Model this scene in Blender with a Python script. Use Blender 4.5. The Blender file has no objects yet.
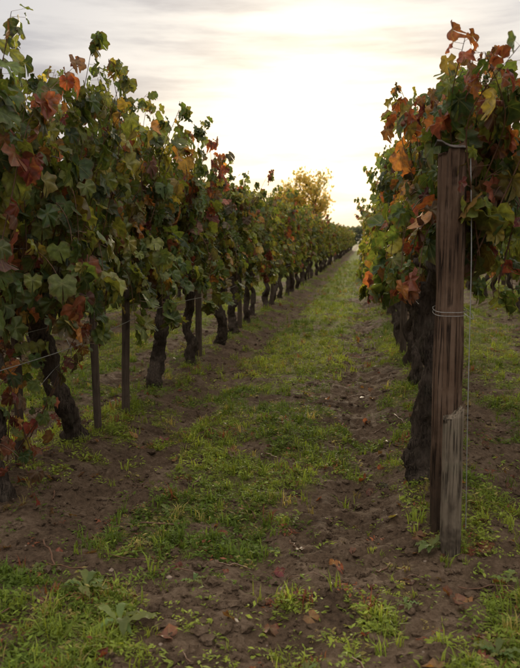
import bpy, math, numpy as np
from mathutils import Vector, noise as mnoise
R = np.random.default_rng(7)
scene = bpy.context.scene

# ------------------------------------------------------------ numpy noise
_T = np.random.default_rng(99).random((256,256))
def vn(x,y,s=0):
    x=np.asarray(x,float)+s*17.3; y=np.asarray(y,float)+s*31.7
    xi=np.floor(x).astype(int); yi=np.floor(y).astype(int)
    fx=x-xi; fy=y-yi; fx=fx*fx*(3-2*fx); fy=fy*fy*(3-2*fy)
    a=_T[xi&255,yi&255]; b=_T[(xi+1)&255,yi&255]; c=_T[xi&255,(yi+1)&255]; d=_T[(xi+1)&255,(yi+1)&255]
    return (a*(1-fx)+b*fx)*(1-fy)+(c*(1-fx)+d*fx)*fy
def fbm(x,y,f=1.0,o=4,s=0):
    v=0;a=.5;t=0
    for i in range(o):
        v=v+a*vn(x*f,y*f,s+i*3); t+=a; a*=.5; f*=2.03
    return v/t
def gauss(x,c,w): return np.exp(-((x-c)/w)**2)
def sstep(a,b,x):
    t=np.clip((x-a)/(b-a),0,1); return t*t*(3-2*t)

SP=2.12; X0=-1.70
ROWS=[X0+SP*i for i in range(-4,5)]       # vine rows, running along +Y
def lane(x):                               # position inside one lane 0..1 (0 = row)
    return ((x-X0)/SP)%1.0
def gz(x,y):
    x=np.asarray(x,float); y=np.asarray(y,float)
    u=lane(x)
    wob=(fbm(x*0+3.1,y,.4,2,5)-.5)*.05
    head=sstep(2.6,3.6,y)
    z=.08*(fbm(x,y,.5,3,1)-.5)+.050*(fbm(x,y,3,3,2)-.5)+.038*(fbm(x,y,11,3,3)-.5)
    z=z-.045*head*(gauss(u+wob,.22,.08)+gauss(u+wob,.80,.08))
    z=z+.05*head*(gauss(u,0,.10)+gauss(u,1,.10))
    tr=gauss(u+wob,.22,.13)+gauss(u+wob,.80,.13)
    # tyre ruts swinging through the headland
    z=z-(1-head)*.045*gauss(x+.25+.25*(y-2.2),0,.10)
    fade=1-sstep(14,24,y)
    z=z+(.35+tr)*.055*(fbm(x,y,15,4,8)-.5)*fade
    return z
def gmask(x,y):                            # grass cover 0..1
    x=np.asarray(x,float); y=np.asarray(y,float)
    u=lane(x); wob=(fbm(x*0+3.1,y,.4,2,5)-.5)*.08+(fbm(x,y,1.3,2,6)-.5)*.10
    u2=u+wob
    strip=sstep(.23,.37,u2)*(1-sstep(.64,.76,u2))
    row=(1-sstep(.04,.12,u2))+sstep(.90,.96,u2)
    n=fbm(x,y,2.2,4,11); n2=fbm(x,y,7,3,12)
    inl=.23+.76*strip+.55*row*(x>-1.2)+.35*row*(x<=-1.2)
    inl=inl+.14*sstep(5,12,y)*strip
    h=sstep(2.5,3.5,y)
    m=inl*h+.50*(1-h)
    m=m+(n-.5)*1.9+(n2-.5)*2.0
    m=m-.45*gauss(x,-1.65,.65)*gauss(y,3.3,.55)-.40*gauss(x,-.30,.28)*gauss(y,2.4,.6)-.22*gauss(x,.0,.22)*gauss(y,3.6,1.0)
    return np.clip(m,0,1)

# ------------------------------------------------------------ mesh builder
class MB:
    def __init__(s):
        s.v=[];s.t=[];s.q=[];s.tm=[];s.qm=[];s.c=[];s.ve=[];s.ra=[];s.n=0
    def add(s,v,tris=None,quads=None,mat=0,col=(1,1,1),vein=0.,rad=0.):
        v=np.asarray(v,float).reshape(-1,3); k=len(v)
        s.v.append(v)
        c=np.asarray(col,float)
        if c.ndim==1: c=np.tile(c,(k,1))
        s.c.append(c)
        s.ve.append(np.zeros(k)+vein); s.ra.append(np.zeros(k)+rad)
        if tris is not None and len(tris):
            a=np.asarray(tris,int).reshape(-1,3)+s.n; s.t.append(a); s.tm.append(np.full(len(a),mat))
        if quads is not None and len(quads):
            a=np.asarray(quads,int).reshape(-1,4)+s.n; s.q.append(a); s.qm.append(np.full(len(a),mat))
        s.n+=k
    def mesh(s,name,mats,smooth=True):
        me=bpy.data.meshes.new(name)
        v=np.concatenate(s.v).astype(np.float32)
        t=np.concatenate(s.t) if s.t else np.zeros((0,3),int)
        q=np.concatenate(s.q) if s.q else np.zeros((0,4),int)
        mi=np.concatenate((s.tm or [np.zeros(0,int)])+(s.qm or []))
        me.vertices.add(len(v)); me.vertices.foreach_set('co',v.ravel())
        li=np.concatenate([t.ravel(),q.ravel()]).astype(np.int32)
        me.loops.add(len(li)); me.loops.foreach_set('vertex_index',li)
        npoly=len(t)+len(q)
        ls=np.concatenate([np.arange(len(t))*3,len(t)*3+np.arange(len(q))*4]).astype(np.int32)
        me.polygons.add(npoly); me.polygons.foreach_set('loop_start',ls)
        me.polygons.foreach_set('material_index',mi.astype(np.int32))
        me.polygons.foreach_set('use_smooth',np.full(npoly,smooth))
        for m in mats: me.materials.append(m)
        me.update(calc_edges=True)
        a=me.attributes.new('Col','FLOAT_COLOR','POINT')
        c=np.concatenate(s.c); c=np.hstack([c,np.ones((len(c),1))]).astype(np.float32)
        a.data.foreach_set('color',c.ravel())
        a=me.attributes.new('vein','FLOAT','POINT'); a.data.foreach_set('value',np.concatenate(s.ve).astype(np.float32))
        a=me.attributes.new('rad','FLOAT','POINT'); a.data.foreach_set('value',np.concatenate(s.ra).astype(np.float32))
        return me
def obj(name,me,loc=(0,0,0),rot=(0,0,0),sc=(1,1,1),parent=None):
    o=bpy.data.objects.new(name,me); scene.collection.objects.link(o)
    o.location=loc;o.rotation_euler=rot;o.scale=sc
    if parent: o.parent=parent
    return o

# ------------------------------------------------------------ materials
def newmat(name):
    m=bpy.data.materials.new(name); m.use_nodes=True
    nt=m.node_tree; nt.nodes.clear(); return m,nt
def N(nt,t,**k):
    n=nt.nodes.new(t)
    for a,b in k.items(): setattr(n,a,b)
    return n
def mth(nt,op,a,b=None,c=None,clamp=False):
    n=N(nt,'ShaderNodeMath',operation=op,use_clamp=clamp)
    for i,x in enumerate((a,b,c)):
        if x is None: continue
        if isinstance(x,(int,float)): n.inputs[i].default_value=x
        else: nt.links.new(x,n.inputs[i])
    return n.outputs[0]
def mixc(nt,f,a,b,bt='MIX'):
    n=N(nt,'ShaderNodeMix',data_type='RGBA',blend_type=bt)
    for i,x in ((0,f),(6,a),(7,b)):
        if isinstance(x,(int,float)): n.inputs[i].default_value=x
        elif isinstance(x,tuple): n.inputs[i].default_value=(*x,1) if len(x)==3 else x
        else: nt.links.new(x,n.inputs[i])
    return n.outputs[2]
def noi(nt,vec,scale,det=4,rough=.6):
    n=N(nt,'ShaderNodeTexNoise'); n.inputs['Scale'].default_value=scale; n.inputs['Detail'].default_value=det; n.inputs['Roughness'].default_value=rough
    if vec is not None: nt.links.new(vec,n.inputs['Vector'])
    return n.outputs[0]
def ramp(nt,f,stops):
    n=N(nt,'ShaderNodeValToRGB'); cr=n.color_ramp
    while len(cr.elements)<len(stops): cr.elements.new(.5)
    for e,(p,c) in zip(cr.elements,stops):
        e.position=p; e.color=(*c,1)
    nt.links.new(f,n.inputs[0]); return n.outputs[0]
def attr(nt,nm,out):
    n=N(nt,'ShaderNodeAttribute',attribute_name=nm); return n.outputs[out]
def mapping(nt,vec,sc):
    n=N(nt,'ShaderNodeMapping'); n.inputs['Scale'].default_value=sc; nt.links.new(vec,n.inputs[0]); return n.outputs[0]

def leafmat(name,trans=.38,veins=True,rough=.5,gain=1.6,spec=.35):
    m,nt=newmat(name); L=nt.links.new
    geo=N(nt,'ShaderNodeTexCoord').outputs['Object']
    col=attr(nt,'Col','Color'); ve=attr(nt,'vein','Fac'); ra=attr(nt,'rad','Fac')
    if veins:
        n1=noi(nt,geo,40,2)
        col=mixc(nt,1.0,col,ramp(nt,n1,[(.3,(.62,.62,.60)),(.7,(1.35,1.3,1.2))]),'MULTIPLY')
        e=mth(nt,'MULTIPLY',mth(nt,'SUBTRACT',mth(nt,'ADD',ra,mth(nt,'MULTIPLY',noi(nt,geo,28,2),.9)),1.27),3.0,clamp=True)
        col=mixc(nt,mth(nt,'MULTIPLY',e,.68),col,(.15,.066,.026))
        d=mth(nt,'MULTIPLY',mth(nt,'SUBTRACT',1.0,ve),mth(nt,'ADD',ra,.08))
        vf=mth(nt,'SUBTRACT',1.0,mth(nt,'MULTIPLY',d,16.0),clamp=True)
        col=mixc(nt,mth(nt,'MULTIPLY',vf,.40),col,(.30,.28,.10))
        oi=N(nt,'ShaderNodeObjectInfo').outputs['Random']
        hs=N(nt,'ShaderNodeHueSaturation'); L(col,hs.inputs['Color'])
        L(mth(nt,'ADD',mth(nt,'MULTIPLY',oi,.02),.488),hs.inputs['Hue']); hs.inputs['Saturation'].default_value=.95
        col=hs.outputs[0]
    p=N(nt,'ShaderNodeBsdfPrincipled'); L(col,p.inputs['Base Color']); p.inputs['Roughness'].default_value=rough
    p.inputs['Specular IOR Level'].default_value=spec
    tr=N(nt,'ShaderNodeBsdfTranslucent'); L(mixc(nt,1.0,col,(gain*1.12,gain,gain*.45),'MULTIPLY'),tr.inputs['Color'])
    mx=N(nt,'ShaderNodeMixShader'); mx.inputs[0].default_value=trans; L(p.outputs[0],mx.inputs[1]); L(tr.outputs[0],mx.inputs[2])
    o=N(nt,'ShaderNodeOutputMaterial'); L(mx.outputs[0],o.inputs[0]); return m
def woodmat(name,stops,sc=(30,30,2.2),bump=.6,dist=.01,rough=.85,moss=0.0,crack=0.,dark_foot=None):
    m,nt=newmat(name); L=nt.links.new
    g=N(nt,'ShaderNodeTexCoord').outputs['Object']
    v=mapping(nt,g,sc); n1=noi(nt,v,1.0,7,.7); n2=noi(nt,g,6,4)
    f=mth(nt,'ADD',mth(nt,'MULTIPLY',n1,.6),mth(nt,'MULTIPLY',n2,.4))
    c=ramp(nt,f,stops); h=n1
    if dark_foot:      # colour darkens towards the bottom, with an uneven upper edge
        s_=N(nt,'ShaderNodeSeparateXYZ'); L(g,s_.inputs[0])
        dz=mth(nt,'ADD',s_.outputs[2],mth(nt,'MULTIPLY',mth(nt,'SUBTRACT',n2,.5),.8))
        df=mth(nt,'SUBTRACT',1.0,mth(nt,'DIVIDE',dz,dark_foot),clamp=True)
        c=mixc(nt,mth(nt,'MULTIPLY',df,.75),c,(.035,.025,.017))
    if crack>0:
        n3=noi(nt,mapping(nt,g,(sc[0]*1.4,sc[1]*1.4,sc[2]*.5)),1.0,3,.5)
        ck=mth(nt,'SUBTRACT',1.0,mth(nt,'MULTIPLY',mth(nt,'ABSOLUTE',mth(nt,'SUBTRACT',n3,.5)),24.0),clamp=True)
        gate=mth(nt,'MULTIPLY',mth(nt,'SUBTRACT',noi(nt,g,7,3),.42),7.0,clamp=True)
        ck=mth(nt,'MULTIPLY',ck,gate)
        c=mixc(nt,mth(nt,'MULTIPLY',ck,crack),c,(.014,.010,.008)); h=mth(nt,'SUBTRACT',n1,mth(nt,'MULTIPLY',ck,.6))
    if moss>0:
        mm=mth(nt,'MULTIPLY',mth(nt,'SUBTRACT',noi(nt,g,9,4),.55),5.0*moss,clamp=True); c=mixc(nt,mm,c,(.12,.125,.075))
    p=N(nt,'ShaderNodeBsdfPrincipled'); L(c,p.inputs['Base Color']); p.inputs['Roughness'].default_value=rough; p.inputs['Specular IOR Level'].default_value=.15
    bp=N(nt,'ShaderNodeBump'); bp.inputs['Strength'].default_value=bump; bp.inputs['Distance'].default_value=dist; L(h,bp.inputs['Height']); L(bp.outputs[0],p.inputs['Normal'])
    o=N(nt,'ShaderNodeOutputMaterial'); L(p.outputs[0],o.inputs[0]); return m
def simple(name,c,rough=.6,metal=0,var=.3,scale=20):
    m,nt=newmat(name); L=nt.links.new
    g=N(nt,'ShaderNodeTexCoord').outputs['Object']; n=noi(nt,g,scale,4)
    cc=ramp(nt,n,[(.3,tuple(x*(1-var) for x in c)),(.7,tuple(x*(1+var) for x in c))])
    p=N(nt,'ShaderNodeBsdfPrincipled'); L(cc,p.inputs['Base Color']); p.inputs['Roughness'].default_value=rough; p.inputs['Metallic'].default_value=metal
    o=N(nt,'ShaderNodeOutputMaterial'); L(p.outputs[0],o.inputs[0]); return m
M_leaf=leafmat('vine_leaf',trans=.43)
M_grass=leafmat('grass_blade',trans=.42,veins=False,rough=.6,gain=1.5,spec=.15)
M_tree=leafmat('tree_leaf',trans=.5,veins=False,gain=1.8,spec=.1)
M_bark=woodmat('vine_bark',[(.25,(.020,.015,.011)),(.5,(.098,.072,.053)),(.78,(.27,.21,.155))],sc=(70,70,12),bump=1.0,dist=.025,moss=.3,crack=.8)
M_cane=simple('vine_cane',(.12,.055,.025),.6,0,.4,30)
M_post=woodmat('weathered_post_wood',[(.28,(.036,.021,.013)),(.48,(.140,.084,.052)),(.75,(.28,.19,.13))],sc=(42,42,2.0),bump=1.0,dist=.018,crack=.9,dark_foot=.6)
M_stump=woodmat('grey_stump_wood',[(.25,(.075,.055,.038)),(.5,(.21,.165,.115)),(.8,(.35,.29,.21))],sc=(40,40,3),bump=.9,dist=.012,moss=.6,crack=.8,dark_foot=.12)
M_stake=woodmat('stake_wood',[(.25,(.03,.022,.016)),(.5,(.11,.08,.058)),(.8,(.22,.17,.125))],sc=(45,45,3),bump=.8,dist=.01,crack=.6)
M_wire=simple('galvanised_wire',(.42,.41,.38),.45,.7,.2,50)
M_rustcap=simple('tin_cap',(.12,.10,.085),.7,.3,.5,30)
M_stone=simple('pebble',(.24,.18,.13),.8,0,.4,25)

def soilmat():
    m,nt=newmat('vineyard_soil'); L=nt.links.new
    g=N(nt,'ShaderNodeTexCoord').outputs['Object']
    gm=attr(nt,'vein','Fac')
    n1=noi(nt,g,3.5,6,.65); n2=noi(nt,g,40,5,.7); n3=noi(nt,g,150,3,.6)
    f=mth(nt,'ADD',mth(nt,'MULTIPLY',n1,.5),mth(nt,'MULTIPLY',n2,.5))
    c=ramp(nt,f,[(.34,(.048,.031,.020)),(.5,(.130,.087,.055)),(.66,(.24,.172,.116))])
    gc=ramp(nt,noi(nt,g,25,5,.7),[(.3,(.06,.070,.016)),(.5,(.16,.190,.034)),(.7,(.27,.30,.06))])
    k=mth(nt,'MULTIPLY',mth(nt,'SUBTRACT',mth(nt,'ADD',gm,mth(nt,'MULTIPLY',mth(nt,'SUBTRACT',noi(nt,g,14,5,.7),.5),1.8)),.50),2.5,clamp=True)
    far=attr(nt,'rad','Fac')
    c=mixc(nt,mth(nt,'MULTIPLY',k,far),c,gc)
    p=N(nt,'ShaderNodeBsdfPrincipled'); L(c,p.inputs['Base Color']); p.inputs['Roughness'].default_value=.9; p.inputs['Specular IOR Level'].default_value=.1
    h=mth(nt,'ADD',mth(nt,'MULTIPLY',n2,1.0),mth(nt,'MULTIPLY',n3,.35))
    bp=N(nt,'ShaderNodeBump'); bp.inputs['Strength'].default_value=.9; bp.inputs['Distance'].default_value=.035; L(h,bp.inputs['Height']); L(bp.outputs[0],p.inputs['Normal'])
    o=N(nt,'ShaderNodeOutputMaterial'); L(p.outputs[0],o.inputs[0]); return m
M_soil=soilmat()

# ------------------------------------------------------------ ground: one sheet
def axis(segs):
    out=[segs[0][0]]
    for a,b,d in segs:
        n=max(1,int(round((b-a)/d))); out+=list(np.linspace(a,b,n+1)[1:])
    return np.array(out)
gx=axis([(-900,-200,100),(-200,-40,20),(-40,-12,1.5),(-12,-5,.2),(-5,-2.3,.06),(-2.3,1.4,.018),(1.4,4,.06),(4,12,.25),(12,40,1.5),(40,200,20),(200,900,100)])
gy=axis([(-60,-6,6),(-6,1,.4),(1,1.6,.06),(1.6,5,.016),(5,9,.035),(9,16,.07),(16,40,.25),(40,100,2),(100,300,20),(300,1500,150)])
GX,GY=np.meshgrid(gx,gy); gxf=GX.ravel(); gyf=GY.ravel()
gzf=gz(gxf,gyf)
gb=MB(); nx=len(gx); ny=len(gy)
i,j=np.meshgrid(np.arange(nx-1),np.arange(ny-1)); b0=(j*nx+i).ravel()
gb.add(np.stack([gxf,gyf,gzf],1),quads=np.stack([b0,b0+1,b0+1+nx,b0+nx],1),vein=gmask(gxf,gyf),rad=.30+.70*sstep(5,14,gyf))
obj('ground',gb.mesh('ground',[M_soil]))

# ------------------------------------------------------------ leaf templates
def leaf_template(hi=True):
    half=[(0,1.0),(8,.92),(14,.91),(20,.81),(27,.76),(34,.84),(41,.86),(50,.94),(58,.85),(67,.83),(76,.74),(84,.73),(94,.79),(106,.80),(118,.73),(134,.68),(152,.57),(168,.26)] if hi else \
         [(0,1.0),(24,.77),(50,.93),(80,.73),(108,.79),(150,.57),(170,.20)]
    pts=[(a,r) for a,r in half]+[(-a,r) for a,r in half[::-1] if a>0]
    a=np.radians([p[0] for p in pts]); r=np.array([p[1] for p in pts])
    tips=np.radians([0,50,-50,108,-108])
    n=len(pts)
    dd=np.min(np.abs(a[:,None]-tips[None]),1)
    ve=np.clip(1-dd/np.radians(25),0,1)
    u=np.sin(a)*r; v=np.cos(a)*r
    O=np.stack([u,v],1)
    if hi:
        P=np.vstack([[[0,0]],O*.5,O]); V=np.concatenate([[1],ve,ve]); RR=np.concatenate([[0],np.full(n,.5),np.ones(n)])
        tr=[(0,1+k,1+k+1) for k in range(n-1)]
        q=[(1+k,1+n+k,1+n+k+1,1+k+1) for k in range(n-1)]
    else:
        P=np.vstack([[[0,0]],O]); V=np.concatenate([[1],ve]); RR=np.concatenate([[0],np.ones(n)])
        tr=[(0,1+k,1+k+1) for k in range(n-1)]; q=[]
    return P,V,RR,np.array(tr),np.array(q,int).reshape(-1,4)
T_HI=leaf_template(True); T_LO=leaf_template(False)
def nrm(a): return a/np.maximum(np.linalg.norm(a,axis=1,keepdims=True),1e-9)
def add_leaves(b,p,n,t,s,col,T,rng,mat=0,curl=1.0):
    P,V,RR,tr,q=T; k=len(p); m=len(P)
    n=nrm(n); t=nrm(t-n*np.sum(n*t,1,keepdims=True)); bb=np.cross(t,n)
    u=P[:,0];v=P[:,1]
    fold=(rng.normal(.35,.5,k)*curl)[:,None]; droop=(rng.normal(.3,.4,k)*curl)[:,None]
    ph=rng.uniform(0,6.28,k)[:,None]; wav=(rng.uniform(.03,.16,k)*curl)[:,None]
    w=fold*np.abs(u)[None]*.6-droop*(np.clip(v,0,1)**2)[None]-.3*curl*(u**2)[None]+wav*np.sin(7*np.arctan2(u,v)[None]+ph)*RR[None]
    asp=rng.uniform(.85,1.12,k)[:,None]
    X=p[:,None]+s[:,None,None]*((u[None]*asp)[...,None]*bb[:,None]+v[None,:,None]*t[:,None]+w[...,None]*n[:,None])
    off=(np.arange(k)*m)[:,None,None]
    tri=(tr[None]+off).reshape(-1,3); qd=(q[None]+off).reshape(-1,4) if len(q) else None
    b.add(X.reshape(-1,3),tri,qd,mat,np.repeat(col,m,0),np.tile(V,k),np.tile(RR,k))
PAL=np.array([(.048,.080,.026),(.092,.140,.036),(.190,.225,.048),(.36,.31,.07),(.46,.21,.045),(.26,.075,.036),(.17,.035,.038),(.16,.090,.05)])
def pick(k,w,rng):
    w=np.array(w,float); w/=w.sum(); c=PAL[rng.choice(len(PAL),k,p=w)]
    c2=PAL[rng.choice(len(PAL),k,p=w)]; f=rng.uniform(0,.45,k)[:,None]
    c=c*(1-f)+c2*f
    return c*rng.uniform(.6,1.35,k)[:,None]*rng.uniform(.92,1.08,(k,3))
W_G=[5,7.5,4.0,.5,.12,.2,.15,.4]; W_Y=[1.5,4,8,1.6,.3,.2,.1,.6]; W_R=[1.2,1.5,1.0,.3,.9,3.8,2.8,1.5]; W_O=[.8,1.2,2,1.8,2.0,1.4,.5,1.0]

def tube(path,rad,seg=12,bump=0.0,bf=14.,seed=0,twist=0.,cap=True):
    path=np.asarray(path,float); n=len(path)
    rad=np.zeros(n)+rad
    t=nrm(np.gradient(path,axis=0)); ref=np.array([1.,0,0]) if abs(t[0][0])<.9 else np.array([0,1.,0])
    V=[]; u=ref
    for i in range(n):
        u=u-t[i]*np.dot(u,t[i]); u/=np.linalg.norm(u); w=np.cross(t[i],u)
        for k in range(seg):
            a=2*math.pi*k/seg+twist*i/n
            r=rad[i]
            if bump:
                q=Vector((math.cos(a)*1.3+seed*3.1,math.sin(a)*1.3,path[i][2]*bf*.35+path[i][1]*3))
                r*=1+bump*mnoise.noise(q)+bump*.7*mnoise.noise(q*2.7)+bump*.45*mnoise.noise(q*5.9)
            V.append(path[i]+r*(math.cos(a)*u+math.sin(a)*w))
    Q=[(i*seg+k,i*seg+(k+1)%seg,(i+1)*seg+(k+1)%seg,(i+1)*seg+k) for i in range(n-1) for k in range(seg)]
    Tr=[]
    if cap:
        V.append(path[-1]+t[-1]*rad[-1]*.15); c=len(V)-1
        Tr=[((n-1)*seg+k,(n-1)*seg+(k+1)%seg,c) for k in range(seg)]
    return np.array(V),Q,Tr
def spline(pts,n):
    pts=np.asarray(pts,float); k=len(pts); tt=np.linspace(0,k-1,n); out=[]
    for x in tt:
        i=min(int(x),k-2); f=x-i
        p0=pts[max(i-1,0)];p1=pts[i];p2=pts[i+1];p3=pts[min(i+2,k-1)]
        out.append(.5*((2*p1)+(-p0+p2)*f+(2*p0-5*p1+4*p2-p3)*f*f+(-p0+3*p1-3*p2+p3)*f**3))
    return np.array(out)

def make_trunk(b,rng,lean=(0,0),r=.05,h=.78,seed=0,crook=.05,seg=16,nr=44,off=(0,0)):
    ks=np.linspace(0,1,7); pts=[]
    for k in ks:
        pts.append([off[0]+lean[0]*k+rng.normal(0,crook)*math.sin(math.pi*k),off[1]+lean[1]*k+rng.normal(0,crook*1.2)*math.sin(math.pi*k),-.08+(h+.08)*k])
    P=spline(pts,nr); kk=np.linspace(0,1,nr)
    rr=r*(1.12-.32*kk+.40*np.exp(-kk*10)+.40*np.exp(-((kk-1)/.14)**2)+.12*np.sin(kk*19+seed))
    v,q,t=tube(P,rr,seg,.52,22,seed,1.5); b.add(v,t,q,1)
    top=P[-1]
    for sgn in (-1,1):
        L=rng.uniform(.35,.5)
        A=spline([top-[0,0,.04],top+[rng.normal(0,.03),sgn*L*.35,.07],top+[rng.normal(0,.04),sgn*L*.75,.10],top+[rng.normal(0,.04),sgn*L,.08]],12)
        v,q,t=tube(A,np.linspace(r*.8,r*.3,12),8,.35,20,seed+sgn); b.add(v,t,q,1)

def canopy(b,rng,T,cx=0.,L=1.25,hw=.26,z0=.80,z1=2.0,ns=26,wts=((W_G,.7),(W_Y,.2),(W_R,.1)),size=.082,fill=160,step=.056,cane=True,zjit=.11,low=.25,topw=None,spread=1.3,dl=.15,rf=.10):
    ws=[w for w,_ in wts]; pr=np.array([p for _,p in wts]); pr=pr/pr.sum()
    for si in range(ns):
        w=ws[rng.choice(len(ws),p=pr)]
        y0=rng.uniform(-L/2,L/2); x0=cx+rng.normal(0,.05); zs=rng.uniform(z0-.08,z0+.12)
        sx=np.clip(rng.normal(0,hw*.75),-hw*1.2,hw*1.2); sy=rng.normal(0,.16)
        droop=rng.random()<low
        if droop:
            sg=rng.choice([-1,1]); zt=rng.uniform(z0+.2,z1-.4)
            pts=[[x0,y0,zs],[x0+sg*hw*.5,y0+sy*.6,zt],[x0+sg*hw*1.2,y0+sy*1.3,zt-.1],[x0+sg*hw*1.4,y0+sy*1.9,max(zt-rng.uniform(.3,.7),z0-dl)]]
        else:
            zt=z1+rng.normal(-.03,zjit)
            pts=[[x0,y0,zs],[x0+sx*.6,y0+sy*.3,zs+(zt-zs)*.4],[x0+sx,y0+sy*.8,zs+(zt-zs)*.75],[x0+sx*spread+rng.normal(0,.06),y0+sy*1.9+rng.normal(0,.08),zt]]
        P=spline(pts,14)
        if cane:
            v,q,t=tube(P,np.linspace(.004,.0014,14),4,cap=False); b.add(v,None,q,2)
        ln=np.sum(np.linalg.norm(np.diff(P,axis=0),axis=1)); m=max(5,int(ln/step))
        k=np.sort(np.concatenate([rng.uniform(.03,1.0,m-3),[.93,.97,1.0]])); idx=k*13; i0=np.clip(idx.astype(int),0,12); f=(idx-i0)[:,None]
        base=P[i0]*(1-f)+P[i0+1]*f
        side=np.where(rng.random(m)<.5+.5*np.clip((base[:,0]-cx)/hw,-1,1),1.,-1.)
        out=np.stack([side*rng.uniform(.3,1,m),rng.normal(0,.7,m),rng.uniform(-.2,.5,m)],1)
        pet=nrm(out)*rng.uniform(.035,.08,m)[:,None]
        n=np.stack([side*rng.uniform(.3,1.2,m),rng.normal(0,.6,m),rng.uniform(-.2,1.0,m)],1)
        t=np.stack([side*rng.uniform(-.1,.6,m),rng.normal(0,.55,m),-np.ones(m)],1)
        s=size*rng.uniform(.5,1.2,m)*(1-.35*np.clip(k-.7,0,1)/.3*(not droop))
        c=pick(m,w,rng)
        if topw is not None:
            c2=pick(m,topw,rng); tt_=rng.random(m)<sstep(z1-.65,z1-.1,base[:,2])*.75; c=np.where(tt_[:,None],c2,c)
        add_leaves(b,base+pet,n,t,s,c,T,rng)
        if cane and T is T_HI:
            for a,c in zip(base,(base+pet)):
                d=np.array([0,.0012,.0012]); b.add([a-d,a+d,c+d*.7,c-d*.7],None,[(0,1,2,3)],2)
    if fill:
        z=z0+(z1-z0)*(rng.beta(1.3,1.1,fill)*1.02); sgn=rng.choice([-1.,1.],fill)
        x=cx+sgn*hw*rng.uniform(.2,1.1,fill)*(1-.25*((z-z0)/(z1-z0))**2); y=rng.uniform(-L/2,L/2,fill)
        n=np.stack([sgn*rng.uniform(.4,1.2,fill),rng.normal(0,.55,fill),rng.uniform(-.2,.9,fill)],1)
        t=np.stack([sgn*.2,rng.normal(0,.5,fill),-np.ones(fill)],1)
        c=pick(fill,ws[0],rng); cr=pick(fill,W_R,rng); c=np.where((rng.random(fill)<rf)[:,None],cr,c)
        add_leaves(b,np.stack([x,y,z],1),n,t,size*rng.uniform(.55,1.2,fill),c,T,rng)

VM=[M_leaf,M_bark,M_cane]
def zat(x,y): return float(gz(np.array([x]),np.array([y]))[0])
def hero(x,y,seed,lean=(0,0),r=.05,h=.78,trunk=True,crook=.03,off=(0,0),**k):
    rng=np.random.default_rng(seed); b=MB()
    if trunk: make_trunk(b,rng,lean,r,h,seed,crook,20,60,off)
    canopy(b,rng,T_HI,**k)
    return obj('grape_vine',b.mesh('grape_vine',VM),(x,y,zat(x,y)))
gW=((W_G,.74),(W_Y,.12),(W_O,.05),(W_R,.09))
hero(-1.72,3.25,11,(0,-.1),.055,wts=((W_G,.66),(W_O,.1),(W_R,.24)),ns=26,z1=2.06,z0=.82,fill=150,zjit=.15)
hero(-1.72,4.30,12,(-.10,-.35),.056,wts=((W_G,.76),(W_Y,.10),(W_O,.07),(W_R,.07)),ns=28,z1=2.06,crook=.015,fill=170,L=1.2,zjit=.15)
hero(-1.74,5.20,13,(0,0),.045,trunk=False,wts=gW,ns=26,z1=2.02,L=1.1,fill=160,zjit=.14)
hero(-1.71,6.05,14,(0,.1),.055,wts=gW,ns=26,z1=1.95,L=1.1,fill=150,zjit=.13)
hero(-1.69,7.15,15,(.02,-.1),.046,wts=((W_G,.6),(W_Y,.2),(W_R,.2)),ns=26,z1=1.88,fill=150,topw=W_R)
hero(-1.68,8.55,16,(.05,-.12),.054,wts=((W_G,.55),(W_Y,.33),(W_R,.12)),ns=30,L=1.5,z1=1.84,fill=180)
hero(-1.66,9.55,17,(0,.1),.048,wts=((W_G,.4),(W_Y,.50),(W_R,.1)),ns=24,z1=1.82)
rW=((W_G,.52),(W_Y,.10),(W_O,.06),(W_R,.32))
hero(.46,3.66,24,(.02,-.10),.052,off=(-.15,.18),h=1.0,wts=rW,ns=36,z1=1.90,z0=1.08,L=.95,hw=.18,fill=270,low=.30,topw=W_R,spread=1.05,dl=.12,size=.076,rf=.25)
hero(.46,4.75,22,(.02,.0),.046,off=(-.06,.2),wts=rW,ns=28,z1=1.92,z0=.98,L=1.2,hw=.20,fill=200,spread=1.1,rf=.2)
hero(.44,6.0,23,(-.03,.0),.046,off=(0,.2),wts=gW,ns=26,z1=1.9,L=1.2,hw=.20,z0=.90,fill=170,spread=1.1)
# low straggling shoots on the left end of the row
rng=np.random.default_rng(31); b=MB()
canopy(b,rng,T_HI,L=.8,hw=.22,z0=.08,z1=.72,ns=18,wts=((W_G,.5),(W_R,.5)),fill=90,size=.050,low=.2,rf=.4)
obj('grape_vine',b.mesh('vine_sucker',VM),(-1.84,3.48,0))
# shared variants
variants=[]
for s in range(9):
    rng=np.random.default_rng(100+s); b=MB()
    make_trunk(b,rng,(rng.normal(0,.04),rng.normal(0,.14)),rng.uniform(.038,.050),.76,s,.032,12,30)
    mixw=[((W_G,.50),(W_Y,.42),(W_R,.08)),((W_Y,.76),(W_G,.16),(W_O,.08)),((W_G,.52),(W_Y,.3),(W_R,.18))][s%3]
    canopy(b,rng,T_LO,L=1.3,hw=.25,z1=1.86,ns=24,wts=mixw,fill=150,cane=True,zjit=.12,rf=.09)
    variants.append(b.mesh('grape_vine_variant',VM))
rng=np.random.default_rng(5)
for r,x in enumerate(ROWS):
    ymax=95 if r in (3,4,5,6) else 60
    y={4:10.7,5:7.35}.get(r,3.4+rng.uniform(0,.6))
    while y<ymax:
        xx=x+rng.normal(0,.035)+.01
        if rng.random()>.03:
            obj('grape_vine',variants[rng.integers(9)],(xx,y,zat(xx,y)),(0,0,rng.choice([0,math.pi])+rng.normal(0,.05)),(rng.uniform(.92,1.1),1,rng.uniform(.94,1.06)))
        y+=1.15*rng.uniform(.9,1.12)

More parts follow.
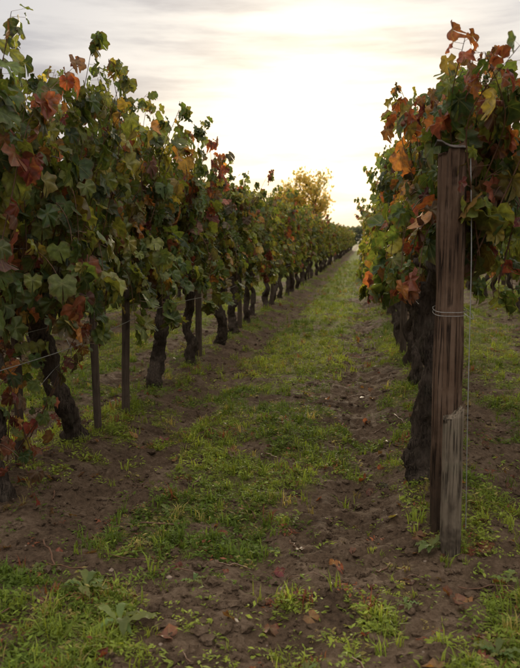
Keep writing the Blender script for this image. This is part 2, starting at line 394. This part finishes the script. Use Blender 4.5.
# ------------------------------------------------------------ stakes, posts, wires
def stake(x,y,h,w,lean=(0,0),seed=0,mat=M_stake,name='vine_stake'):
    b=MB(); n=14
    P=np.array([[lean[0]*k,lean[1]*k,-.1+(h+.1)*k] for k in np.linspace(0,1,n)])
    v,q,t=tube(P,np.full(n,w*.55)*(1-.12*np.linspace(0,1,n)),8,.2,5,seed); b.add(v,t,q,0)
    return obj(name,b.mesh(name,[mat]),(x,y,zat(x,y)),(0,0,math.radians(22)))
stake(-1.64,4.42,1.45,.046,(-.03,-.02),1)
stake(-1.66,5.02,1.35,.052,(.03,.03),2)
stake(-1.92,3.92,1.3,.055,(0,0),3)
for k,y in enumerate([7.6,10.2,13.9,18,23,29,36,44,54]): stake(-1.70,y,1.7,.06,(0,0),10+k)
for k,y in enumerate([8,13,18,24,31,40,50]):
    stake(.42,y,1.7,.07,(0,0),30+k)
for r in (2,3,6,7):
    for k,y in enumerate([3.2,7.7,12.5,17,23,30,38]): stake(ROWS[r],y+.3*r,1.6,.08,(0,0),50+k)

def timber(name,x,y,h,rx,ry,lean,seed,mat,groove=.10,slant=.03,rough=.0):
    b=MB(); seg=64; n=90; V=[]
    for i in range(n):
        k=i/(n-1); z=-.12+(h+.12)*k
        for s in range(seg):
            a=2*math.pi*s/seg
            ca,sa=math.cos(a),math.sin(a)
            e=.62; px=math.copysign(abs(ca)**e,ca); py=math.copysign(abs(sa)**e,sa)
            tw=z*.35
            ct,st=math.cos(a+tw*.3),math.sin(a+tw*.3)
            g=mnoise.noise(Vector((ct*4+seed,st*4,z*1.3)))*.6-max(0,.22-abs(mnoise.noise(Vector((ct*6+seed,st*6,z*.8)))))*2.2*(0.4+max(0,mnoise.noise(Vector((seed,ct*2,z*2))))*2)+.15+mnoise.noise(Vector((ct*20,st*20+seed,z*4)))*.22
            bl=mnoise.noise(Vector((seed+5,z*2.5,ca*1.0)))*.12+mnoise.noise(Vector((ca*2.2,z*6,seed)))*.06
            f=1+groove*g+bl*.8-.05*k
            zz=z+(slant*px if i==n-1 else 0)+(.02*mnoise.noise(Vector((ca*4,sa*4,seed))) if i==n-1 else 0)
            V.append([lean[0]*k+rx*px*f,lean[1]*k+ry*py*f,zz])
    Q=[(i*seg+k,i*seg+(k+1)%seg,(i+1)*seg+(k+1)%seg,(i+1)*seg+k) for i in range(n-1) for k in range(seg)]
    V.append([lean[0],lean[1],h]); c=len(V)-1
    b.add(V,[((n-1)*seg+k,(n-1)*seg+(k+1)%seg,c) for k in range(seg)],Q,0)
    return obj(name,b.mesh(name,[mat]),(x,y,zat(x,y)))
post=bpy.data.objects.new('trellis_end_post',None); scene.collection.objects.link(post)
px,py=.360,3.20
t=timber('timber',px,py,1.60,.056,.055,(-.014,.0),3,M_post,.26); t.parent=post
b=MB(); g=np.linspace(-1,1,9); V=[];Q=[]
for i in range(9):
    for j in range(9):
        u,w=g[i],g[j]
        V.append([px-.014+.066*u,py+.060*w,1.612+zat(px,py)+.008*math.sin(3*u+w)-.05*max(0,abs(u)-.82)-.04*max(0,-w-.8)-.022*u])
Q=[(i*9+j,i*9+j+1,(i+1)*9+j+1,(i+1)*9+j) for i in range(8) for j in range(8)]
b.add(V,None,Q,0); o=obj('tin_cap',b.mesh('tin_cap',[M_rustcap])); o.parent=post
md=o.modifiers.new('s','SOLIDIFY'); md.thickness=.004
def wire(b,pts,r=.0016,seg=5):
    v,q,t=tube(pts,r,seg,cap=False); b.add(v,None,q,0)
b=MB()
for zz in (.95,.965):
    a=np.linspace(0,2*math.pi,33)
    P=np.stack([px-.006+.067*np.sign(np.cos(a))*np.abs(np.cos(a))**.6,py+.063*np.sign(np.sin(a))*np.abs(np.sin(a))**.6,zz+.01*np.sin(a)],1); wire(b,P,.0012)
wire(b,spline([[px+.052,py-.05,1.60],[px+.066,py-.07,1.2],[px+.070,py-.075,.8],[px+.072,py-.09,.45],[px+.075,py-.12,.06]],20),.0020)
wire(b,spline([[px+.05,py-.062,.95],[px+.082,py-.07,.93],[px+.07,py+.02,.96],[px,py+.5,.97]],14),.0014)
o=obj('tie_wires',b.mesh('tie_wires',[M_wire])); o.parent=post
timber('wooden_stump_post',.366,2.99,.585,.038,.040,(-.006,.0),9,M_stump,.28,.03)

b=MB()
for r,x in enumerate(ROWS[2:8]):
    for z in (.78,1.2,1.7):
        ys=np.arange(3.2,66,1.3); P=np.stack([np.full(len(ys),x)+.03*np.sin(ys*1.1+z*5),ys,z+.012*np.sin(ys*1.7+r)],1)
        wire(b,P,.0016,4)
wire(b,spline([[-1.72,4.0,.80],[-1.62,3.98,.62],[-1.75,4.05,.52],[-1.80,3.9,.42]],16),.0018)
ys=np.arange(3.0,30,.9); wire(b,spline(np.stack([-1.60+.02*np.sin(ys*2),ys,.69+.025*np.sin(ys*1.3)],1),150),.0024)
obj('trellis_wire',b.mesh('trellis_wire',[M_wire]))

# ------------------------------------------------------------ grass sward
def grass_colors(x,y,k,rng):
    n=fbm(x,y,1.1,3,21)[:,None]; n2=fbm(x,y,5,2,22)[:,None]
    a=np.array([.11,.165,.028]); c=np.array([.27,.33,.055]); d=np.array([.32,.27,.09]); e=np.array([.24,.09,.05])
    f=np.clip((n-.32)*2.6+rng.normal(0,.18,(k,1)),0,1)
    col=a*(1-f)+c*f
    dry=(rng.random((k,1))<.05+.10*(n2<.42)); col=np.where(dry,d,col)
    red=(rng.random((k,1))<.02+.16*(n2>.66)); col=np.where(red,e,col)
    return col*rng.uniform(.65,1.3,(k,1))
def scatter(n,rng,y0=1.75,y1=46):
    y=y0*(y1/y0)**rng.random(n)
    x=rng.uniform(-1,1,n)*(.60*y+.8)-.16*y
    return x,y
rng=np.random.default_rng(77); b=MB()
x,y=scatter(34000,rng); m=gmask(x,y); keep=rng.random(len(x))<np.clip((m-.42)*1.8,.03,.95); x=x[keep];y=y[keep]; m=m[keep]
K=12; sc=(.40+.75*rng.random(len(x))**1.7)*(1+y/20)
cx=np.repeat(x,K);cy=np.repeat(y,K);S=np.repeat(sc,K);k=len(cx)
cx=cx+rng.normal(0,.014,k)*S; cy=cy+rng.normal(0,.014,k)*S
col=np.repeat(grass_colors(x,y,len(x),rng),K,0)*rng.uniform(.8,1.2,(k,1))
ang=rng.uniform(0,2*math.pi,k); dx=np.cos(ang);dy=np.sin(ang)
Lh=rng.uniform(.025,.075,k)*S; bend=rng.uniform(.15,1.1,k); w=rng.uniform(.0013,.0028,k)*S
z=gz(cx,cy)-.004
def P3(a,h): return np.stack([cx+dx*a,cy+dy*a,z+h],1)
side=np.stack([-dy,dx,0*dx],1)
c0=P3(0,0);c1=P3(Lh*bend*.35,Lh*.6);c2=P3(Lh*bend,Lh*(1-.25*bend))
V=np.stack([c0-side*w[:,None],c0+side*w[:,None],c1+side*w[:,None]*.9,c1-side*w[:,None]*.9,c2],1).reshape(-1,3)
o=(np.arange(k)*5)[:,None]
b.add(V,np.array([[3,2,4]])+o,np.array([[0,1,2,3]])+o,0,np.repeat(col,5,0))
x,y=scatter(66000,rng); m=gmask(x,y); keep=rng.random(len(x))<np.clip((m-.34)*2.1,.04,.97); x=x[keep];y=y[keep]
K=13; sc=(.5+.7*rng.random(len(x)))*(1+y/18)
S=np.repeat(sc,K);k=len(S)
rr=rng.random(k)**.5*.038*S; aa=rng.uniform(0,2*math.pi,k)
cx=np.repeat(x,K)+rr*np.cos(aa); cy=np.repeat(y,K)+rr*np.sin(aa)
hz=gz(cx,cy)+(.004+rng.random(k)*.038*S*(1-.7*rr/(.038*S)))
col=np.repeat(grass_colors(x,y,len(x),rng),K,0)*rng.uniform(.75,1.25,(k,1))
ctr=np.stack([cx,cy,hz],1)
ang=aa+rng.normal(0,.7,k); tl=rng.uniform(-.3,.7,k)
d=nrm(np.stack([np.cos(ang),np.sin(ang),tl],1)); sd=nrm(np.stack([-np.sin(ang),np.cos(ang),rng.normal(0,.35,k)],1))
l=(rng.uniform(.005,.013,k)*S)[:,None]; w=l*rng.uniform(.32,.5,k)[:,None]
V=np.stack([ctr-d*l,ctr+sd*w,ctr+d*l-np.array([0,0,.003]),ctr-sd*w],1).reshape(-1,3)
o=(np.arange(k)*4)[:,None]
b.add(V,None,np.array([[0,1,2,3]])+o,0,np.repeat(col,4,0))
obj('grass',b.mesh('grass',[M_grass],smooth=False))

# broad-leaved rosettes
def rosette(x,y,R_,n,seed,up=.5,col=(.15,.21,.07)):
    rng=np.random.default_rng(seed); b=MB()
    for i in range(n):
        a=2*math.pi*i/n+rng.normal(0,.35); L=R_*rng.uniform(.5,1.15); el=up*rng.uniform(.5,1.5); W=L*rng.uniform(.11,.17)
        cv=rng.normal(0,.35); m=13
        for_=[]
        for j in range(m):
            k=j/(m-1); r=L*k; h=L*(el*k-.85*el*k*k)+.01
            w=W*(.15+math.sin(math.pi*min(1,k*.95+.03)**1.35)*.95)*(1+.22*math.sin(j*2.9+seed+i)) if j<m-1 else .001
            aa_=a+cv*k*k
            for s in (-1,0,1):
                for_.append([math.cos(aa_)*r-math.sin(aa_)*w*s,math.sin(aa_)*r+math.cos(aa_)*w*s,h+abs(s)*w*.4+.004*math.sin(j*1.9+i*s)])
        Q=[(j*3+s,j*3+s+1,(j+1)*3+s+1,(j+1)*3+s) for j in range(m-1) for s in (0,1)]
        c=np.array(col)*rng.uniform(.65,1.3)*np.array([rng.uniform(.9,1.35),1,1])
        b.add(for_,None,Q,0,c)
    return obj('broadleaf_weed',b.mesh('broadleaf_weed',[M_grass]),(x,y,zat(x,y)+.008))
for a in [(-.77,2.23,.11,9,1,1.1),(-.98,2.47,.10,10,2,.9),(-.60,2.55,.05,7,3,.6),(.29,3.00,.09,10,4,1.0),(.42,2.22,.08,10,5,1.1),(-1.25,2.6,.07,8,6,.5),(.16,2.5,.045,7,7,.5),(-.35,2.95,.045,8,8,.5),(-.9,3.3,.055,8,9,.5),(.55,2.75,.07,8,10,.6),(-.15,2.1,.05,7,11,.5)]:
    rosette(*a)

# fallen leaves
rng=np.random.default_rng(41); n=2000
x,y=scatter(n,rng,1.8,20); u=lane(x); b=MB()
keep=rng.random(n)<.2+.8*(gauss(u,0,.16)+gauss(u,1,.16)); x=x[keep];y=y[keep];n=len(x)
nn=np.stack([rng.normal(0,.35,n),rng.normal(0,.35,n),np.ones(n)],1); a=rng.uniform(0,6.28,n); tt=np.stack([np.cos(a),np.sin(a),0*a],1)
add_leaves(b,np.stack([x,y,gz(x,y)+.012],1),nn,tt,rng.uniform(.015,.042,n),pick(n,[.2,.4,.2,.3,.6,2,1.2,5],rng)*.85,T_LO,rng,0,1.8)
obj('fallen_leaves',b.mesh('fallen_leaves',[M_leaf]))

# clods and pebbles
def ico():
    p=(1+5**.5)/2
    v=np.array([(-1,p,0),(1,p,0),(-1,-p,0),(1,-p,0),(0,-1,p),(0,1,p),(0,-1,-p),(0,1,-p),(p,0,-1),(p,0,1),(-p,0,-1),(-p,0,1)],float); v/=np.linalg.norm(v[0])
    f=[(0,11,5),(0,5,1),(0,1,7),(0,7,10),(0,10,11),(1,5,9),(5,11,4),(11,10,2),(10,7,6),(7,1,8),(3,9,4),(3,4,2),(3,2,6),(3,6,8),(3,8,9),(4,9,5),(2,4,11),(6,2,10),(8,6,7),(9,8,1)]
    F=[];V=list(v);c={}
    def mid(a,b_):
        k=(min(a,b_),max(a,b_))
        if k not in c:
            m=(V[a]+V[b_]);m/=np.linalg.norm(m);V.append(m);c[k]=len(V)-1
        return c[k]
    for A,B,C in f:
        a,b_,d=mid(A,B),mid(B,C),mid(C,A); F+=[(A,a,d),(B,b_,a),(C,d,b_),(a,b_,d)]
    return np.array(V),np.array(F)
IV,IF=ico()
def lumps(name,n,smin,smax,mat,seed,bare=True,y1=14,jag=.13):
    rng=np.random.default_rng(seed); x,y=scatter(n,rng,1.75,y1)
    if bare:
        k=rng.random(n)<np.clip(1.1-gmask(x,y)*1.3,.08,1); x=x[k];y=y[k];n=len(x)
    s=smin*(smax/smin)**(rng.random(n)**1.8)
    a=rng.uniform(0,6.28,n); sc=np.stack([s*rng.uniform(.7,1.3,n),s*rng.uniform(.7,1.3,n),s*rng.uniform(.45,.8,n)],1)
    V=IV[None]*(1+rng.normal(0,jag,(n,len(IV),1)))*sc[:,None]
    ca,sa=np.cos(a)[:,None],np.sin(a)[:,None]
    X=np.stack([V[...,0]*ca-V[...,1]*sa+x[:,None],V[...,0]*sa+V[...,1]*ca+y[:,None],V[...,2]+(gz(x,y)+s*.1)[:,None]],-1)
    b=MB(); b.add(X.reshape(-1,3),(IF[None]+(np.arange(n)*len(IV))[:,None,None]).reshape(-1,3),None,0,vein=0,rad=0)
    obj(name,b.mesh(name,[mat],smooth=False))
lumps('soil_clods',26000,.003,.026,M_soil,51,jag=.2)
lumps('pebbles',240,.004,.013,M_stone,52,True,9)
rng=np.random.default_rng(61); b=MB(); x,y=scatter(160,rng,2,12)
for X_,Y_ in zip(x,y):
    L=rng.uniform(.06,.28); a=rng.uniform(0,6.28); pts=[]
    for k in np.linspace(-.5,.5,6):
        xx=X_+math.cos(a)*L*k+rng.normal(0,.004); yy=Y_+math.sin(a)*L*k+rng.normal(0,.004); pts.append([xx,yy,zat(xx,yy)+.012+rng.uniform(0,.01)])
    v,q,t=tube(pts,rng.uniform(.0015,.004),5); b.add(v,t,q,0)
obj('fallen_twigs',b.mesh('fallen_twigs',[M_cane]))

# ------------------------------------------------------------ trees
def tree(x,y,H,W,seed,cols,nleaf=9000,ls=.10):
    rng=np.random.default_rng(seed); b=MB(); tips=[]
    def grow(p,d,L,r,lv):
        n=6; P=[p]
        for i in range(n):
            d=d+rng.normal(0,.13,3)+np.array([0,0,.04]); d/=np.linalg.norm(d); P.append(P[-1]+d*L/n)
        v,q,t=tube(P,np.linspace(r,r*.55,n+1),6 if lv>0 else 10,.1,3,seed+lv); b.add(v,t,q,1)
        if lv>=3: tips.append(P[-1]); tips.append(P[3]); return
        for c in range(4 if lv else 5):
            a=rng.uniform(0,6.28); e=rng.uniform(.35,.95)
            nd=d*math.cos(e)+np.array([math.cos(a),math.sin(a),.15])*math.sin(e); nd/=np.linalg.norm(nd)
            grow(P[rng.integers(3,7)],nd,L*rng.uniform(.6,.8),r*.5,lv+1)
    grow(np.array([0,0,-.2]),np.array([0,0,1.]),H*.36,H*.022,0)
    tips=np.array(tips); k=nleaf; c=tips[rng.integers(len(tips),size=k)]+rng.normal(0,H*.035,(k,3))
    sc=H/c[:,2].max()
    nn=rng.normal(0,1,(k,3)); tt=rng.normal(0,1,(k,3))
    cc=np.array(cols)[rng.integers(len(cols),size=k)]*rng.uniform(.6,1.3,(k,1))
    add_leaves(b,c,nn,tt,ls*rng.uniform(.6,1.3,k),cc,T_LO,rng,0,.6)
    return obj('autumn_tree',b.mesh('autumn_tree',[M_tree,M_bark]),(x,y,0),(0,0,0),(sc*W,sc*W,sc))
tree(-5.6,74,8.2,.85,3,[(.40,.34,.12),(.32,.29,.11),(.45,.31,.11)],3400,.13)
tree(-9.0,86,7.4,1.0,5,[(.30,.27,.09),(.26,.24,.08)],4500,.13)
tree(9.0,46,8.2,.95,8,[(.28,.24,.12),(.25,.21,.11),(.32,.24,.11)],4600,.12)
tree(15.5,60,7.5,1.0,9,[(.22,.20,.10),(.24,.18,.08)],5000,.13)
rng=np.random.default_rng(71); b=MB(); k=26000
x=rng.uniform(-160,160,k); hh=3.6+3.2*fbm(x,x*0,.06,3,3)+1.4*fbm(x,x*0,.5,2,4)
z=hh*rng.random(k)**.8; yy=250+rng.normal(0,3,k)
col=np.array([.10,.115,.10])*rng.uniform(.7,1.2,(k,1))  # distance haze is put into this greyed leaf colour
add_leaves(b,np.stack([x,yy,z-.5],1),rng.normal(0,1,(k,3)),rng.normal(0,1,(k,3)),rng.uniform(.35,.8,k),col,T_LO,rng,0,.4)
obj('distant_tree_line',b.mesh('distant_tree_line',[M_tree]))

# ------------------------------------------------------------ world + sun
SUN_EL=math.radians(8); SUN_AZ=math.radians(-3.5)
w=bpy.data.worlds.new('World'); scene.world=w; w.use_nodes=True; nt=w.node_tree; nt.nodes.clear(); L=nt.links.new
sky=N(nt,'ShaderNodeTexSky',sky_type='NISHITA'); sky.sun_disc=False; sky.sun_elevation=SUN_EL; sky.sun_rotation=SUN_AZ; sky.dust_density=3
g=N(nt,'ShaderNodeTexCoord').outputs['Generated']
sd=(math.cos(SUN_EL)*math.sin(SUN_AZ),math.cos(SUN_EL)*math.cos(SUN_AZ),math.sin(SUN_EL))
dp=N(nt,'ShaderNodeVectorMath',operation='DOT_PRODUCT'); L(g,dp.inputs[0]); dp.inputs[1].default_value=sd
dt=mth(nt,'MAXIMUM',dp.outputs['Value'],0.0)
glow=mth(nt,'POWER',dt,30.0); glow2=mth(nt,'POWER',dt,120.0)
sx=N(nt,'ShaderNodeSeparateXYZ'); L(g,sx.inputs[0])
base=mixc(nt,glow,(5.7,5.7,6.0),(10.2,9.9,9.3))
hor=mth(nt,'POWER',mth(nt,'SUBTRACT',1.0,mth(nt,'ABSOLUTE',sx.outputs[2]),clamp=True),9.0)
base=mixc(nt,mth(nt,'MULTIPLY',hor,glow),base,(13.0,11.1,7.4))
base=mixc(nt,mth(nt,'MULTIPLY',glow2,.5),base,(20.0,17.5,12.5))
cl=noi(nt,mapping(nt,g,(1.7,1.7,13)),2.4,7,.58)
clm=ramp(nt,cl,[(.36,(.68,.68,.72)),(.46,(.86,.86,.885)),(.54,(1.04,1.03,1.02)),(.64,(1.18,1.16,1.13))])
cloud=mixc(nt,1.0,base,clm,'MULTIPLY')
zf=N(nt,'ShaderNodeMapRange',interpolation_type='SMOOTHSTEP'); L(sx.outputs[2],zf.inputs[0]); zf.inputs[1].default_value=.36; zf.inputs[2].default_value=.9
zf.inputs[3].default_value=1.0; zf.inputs[4].default_value=3.4
vm=N(nt,'ShaderNodeVectorMath',operation='SCALE'); L(cloud,vm.inputs[0]); L(zf.outputs[0],vm.inputs['Scale'])
tint=mixc(nt,mth(nt,'MULTIPLY',mth(nt,'SUBTRACT',zf.outputs[0],1.0),.5,clamp=True),(1,1,1),(1.04,.97,.84))
vm2=mixc(nt,1.0,vm.outputs[0],tint,'MULTIPLY')
fin=mixc(nt,.93,sky.outputs[0],vm2)
bg=N(nt,'ShaderNodeBackground'); L(fin,bg.inputs[0]); bg.inputs[1].default_value=.10
o=N(nt,'ShaderNodeOutputWorld'); L(bg.outputs[0],o.inputs[0])
ld=bpy.data.lights.new('sun','SUN'); ld.energy=4.0; ld.angle=math.radians(10); ld.color=(1,.84,.60)
lo=bpy.data.objects.new('sun',ld); scene.collection.objects.link(lo)
lo.rotation_euler=Vector(sd).to_track_quat('Z','Y').to_euler(); lo.location=(0,0,20)

# ------------------------------------------------------------ camera
cd=bpy.data.cameras.new('camera'); cam=bpy.data.objects.new('camera',cd); scene.collection.objects.link(cam); scene.camera=cam
cd.sensor_fit='VERTICAL'; cd.sensor_height=36; cd.sensor_width=28; cd.lens=40.4; cd.clip_end=3000; cd.clip_start=.05
cam.location=(0,0,1.25); cam.rotation_euler=(math.radians(90-7.14),0,math.radians(7.91))
cd.dof.use_dof=True; cd.dof.focus_distance=4.3; cd.dof.aperture_fstop=5.0
scene.view_settings.view_transform='Standard'; scene.view_settings.look='None'; scene.view_settings.exposure=0
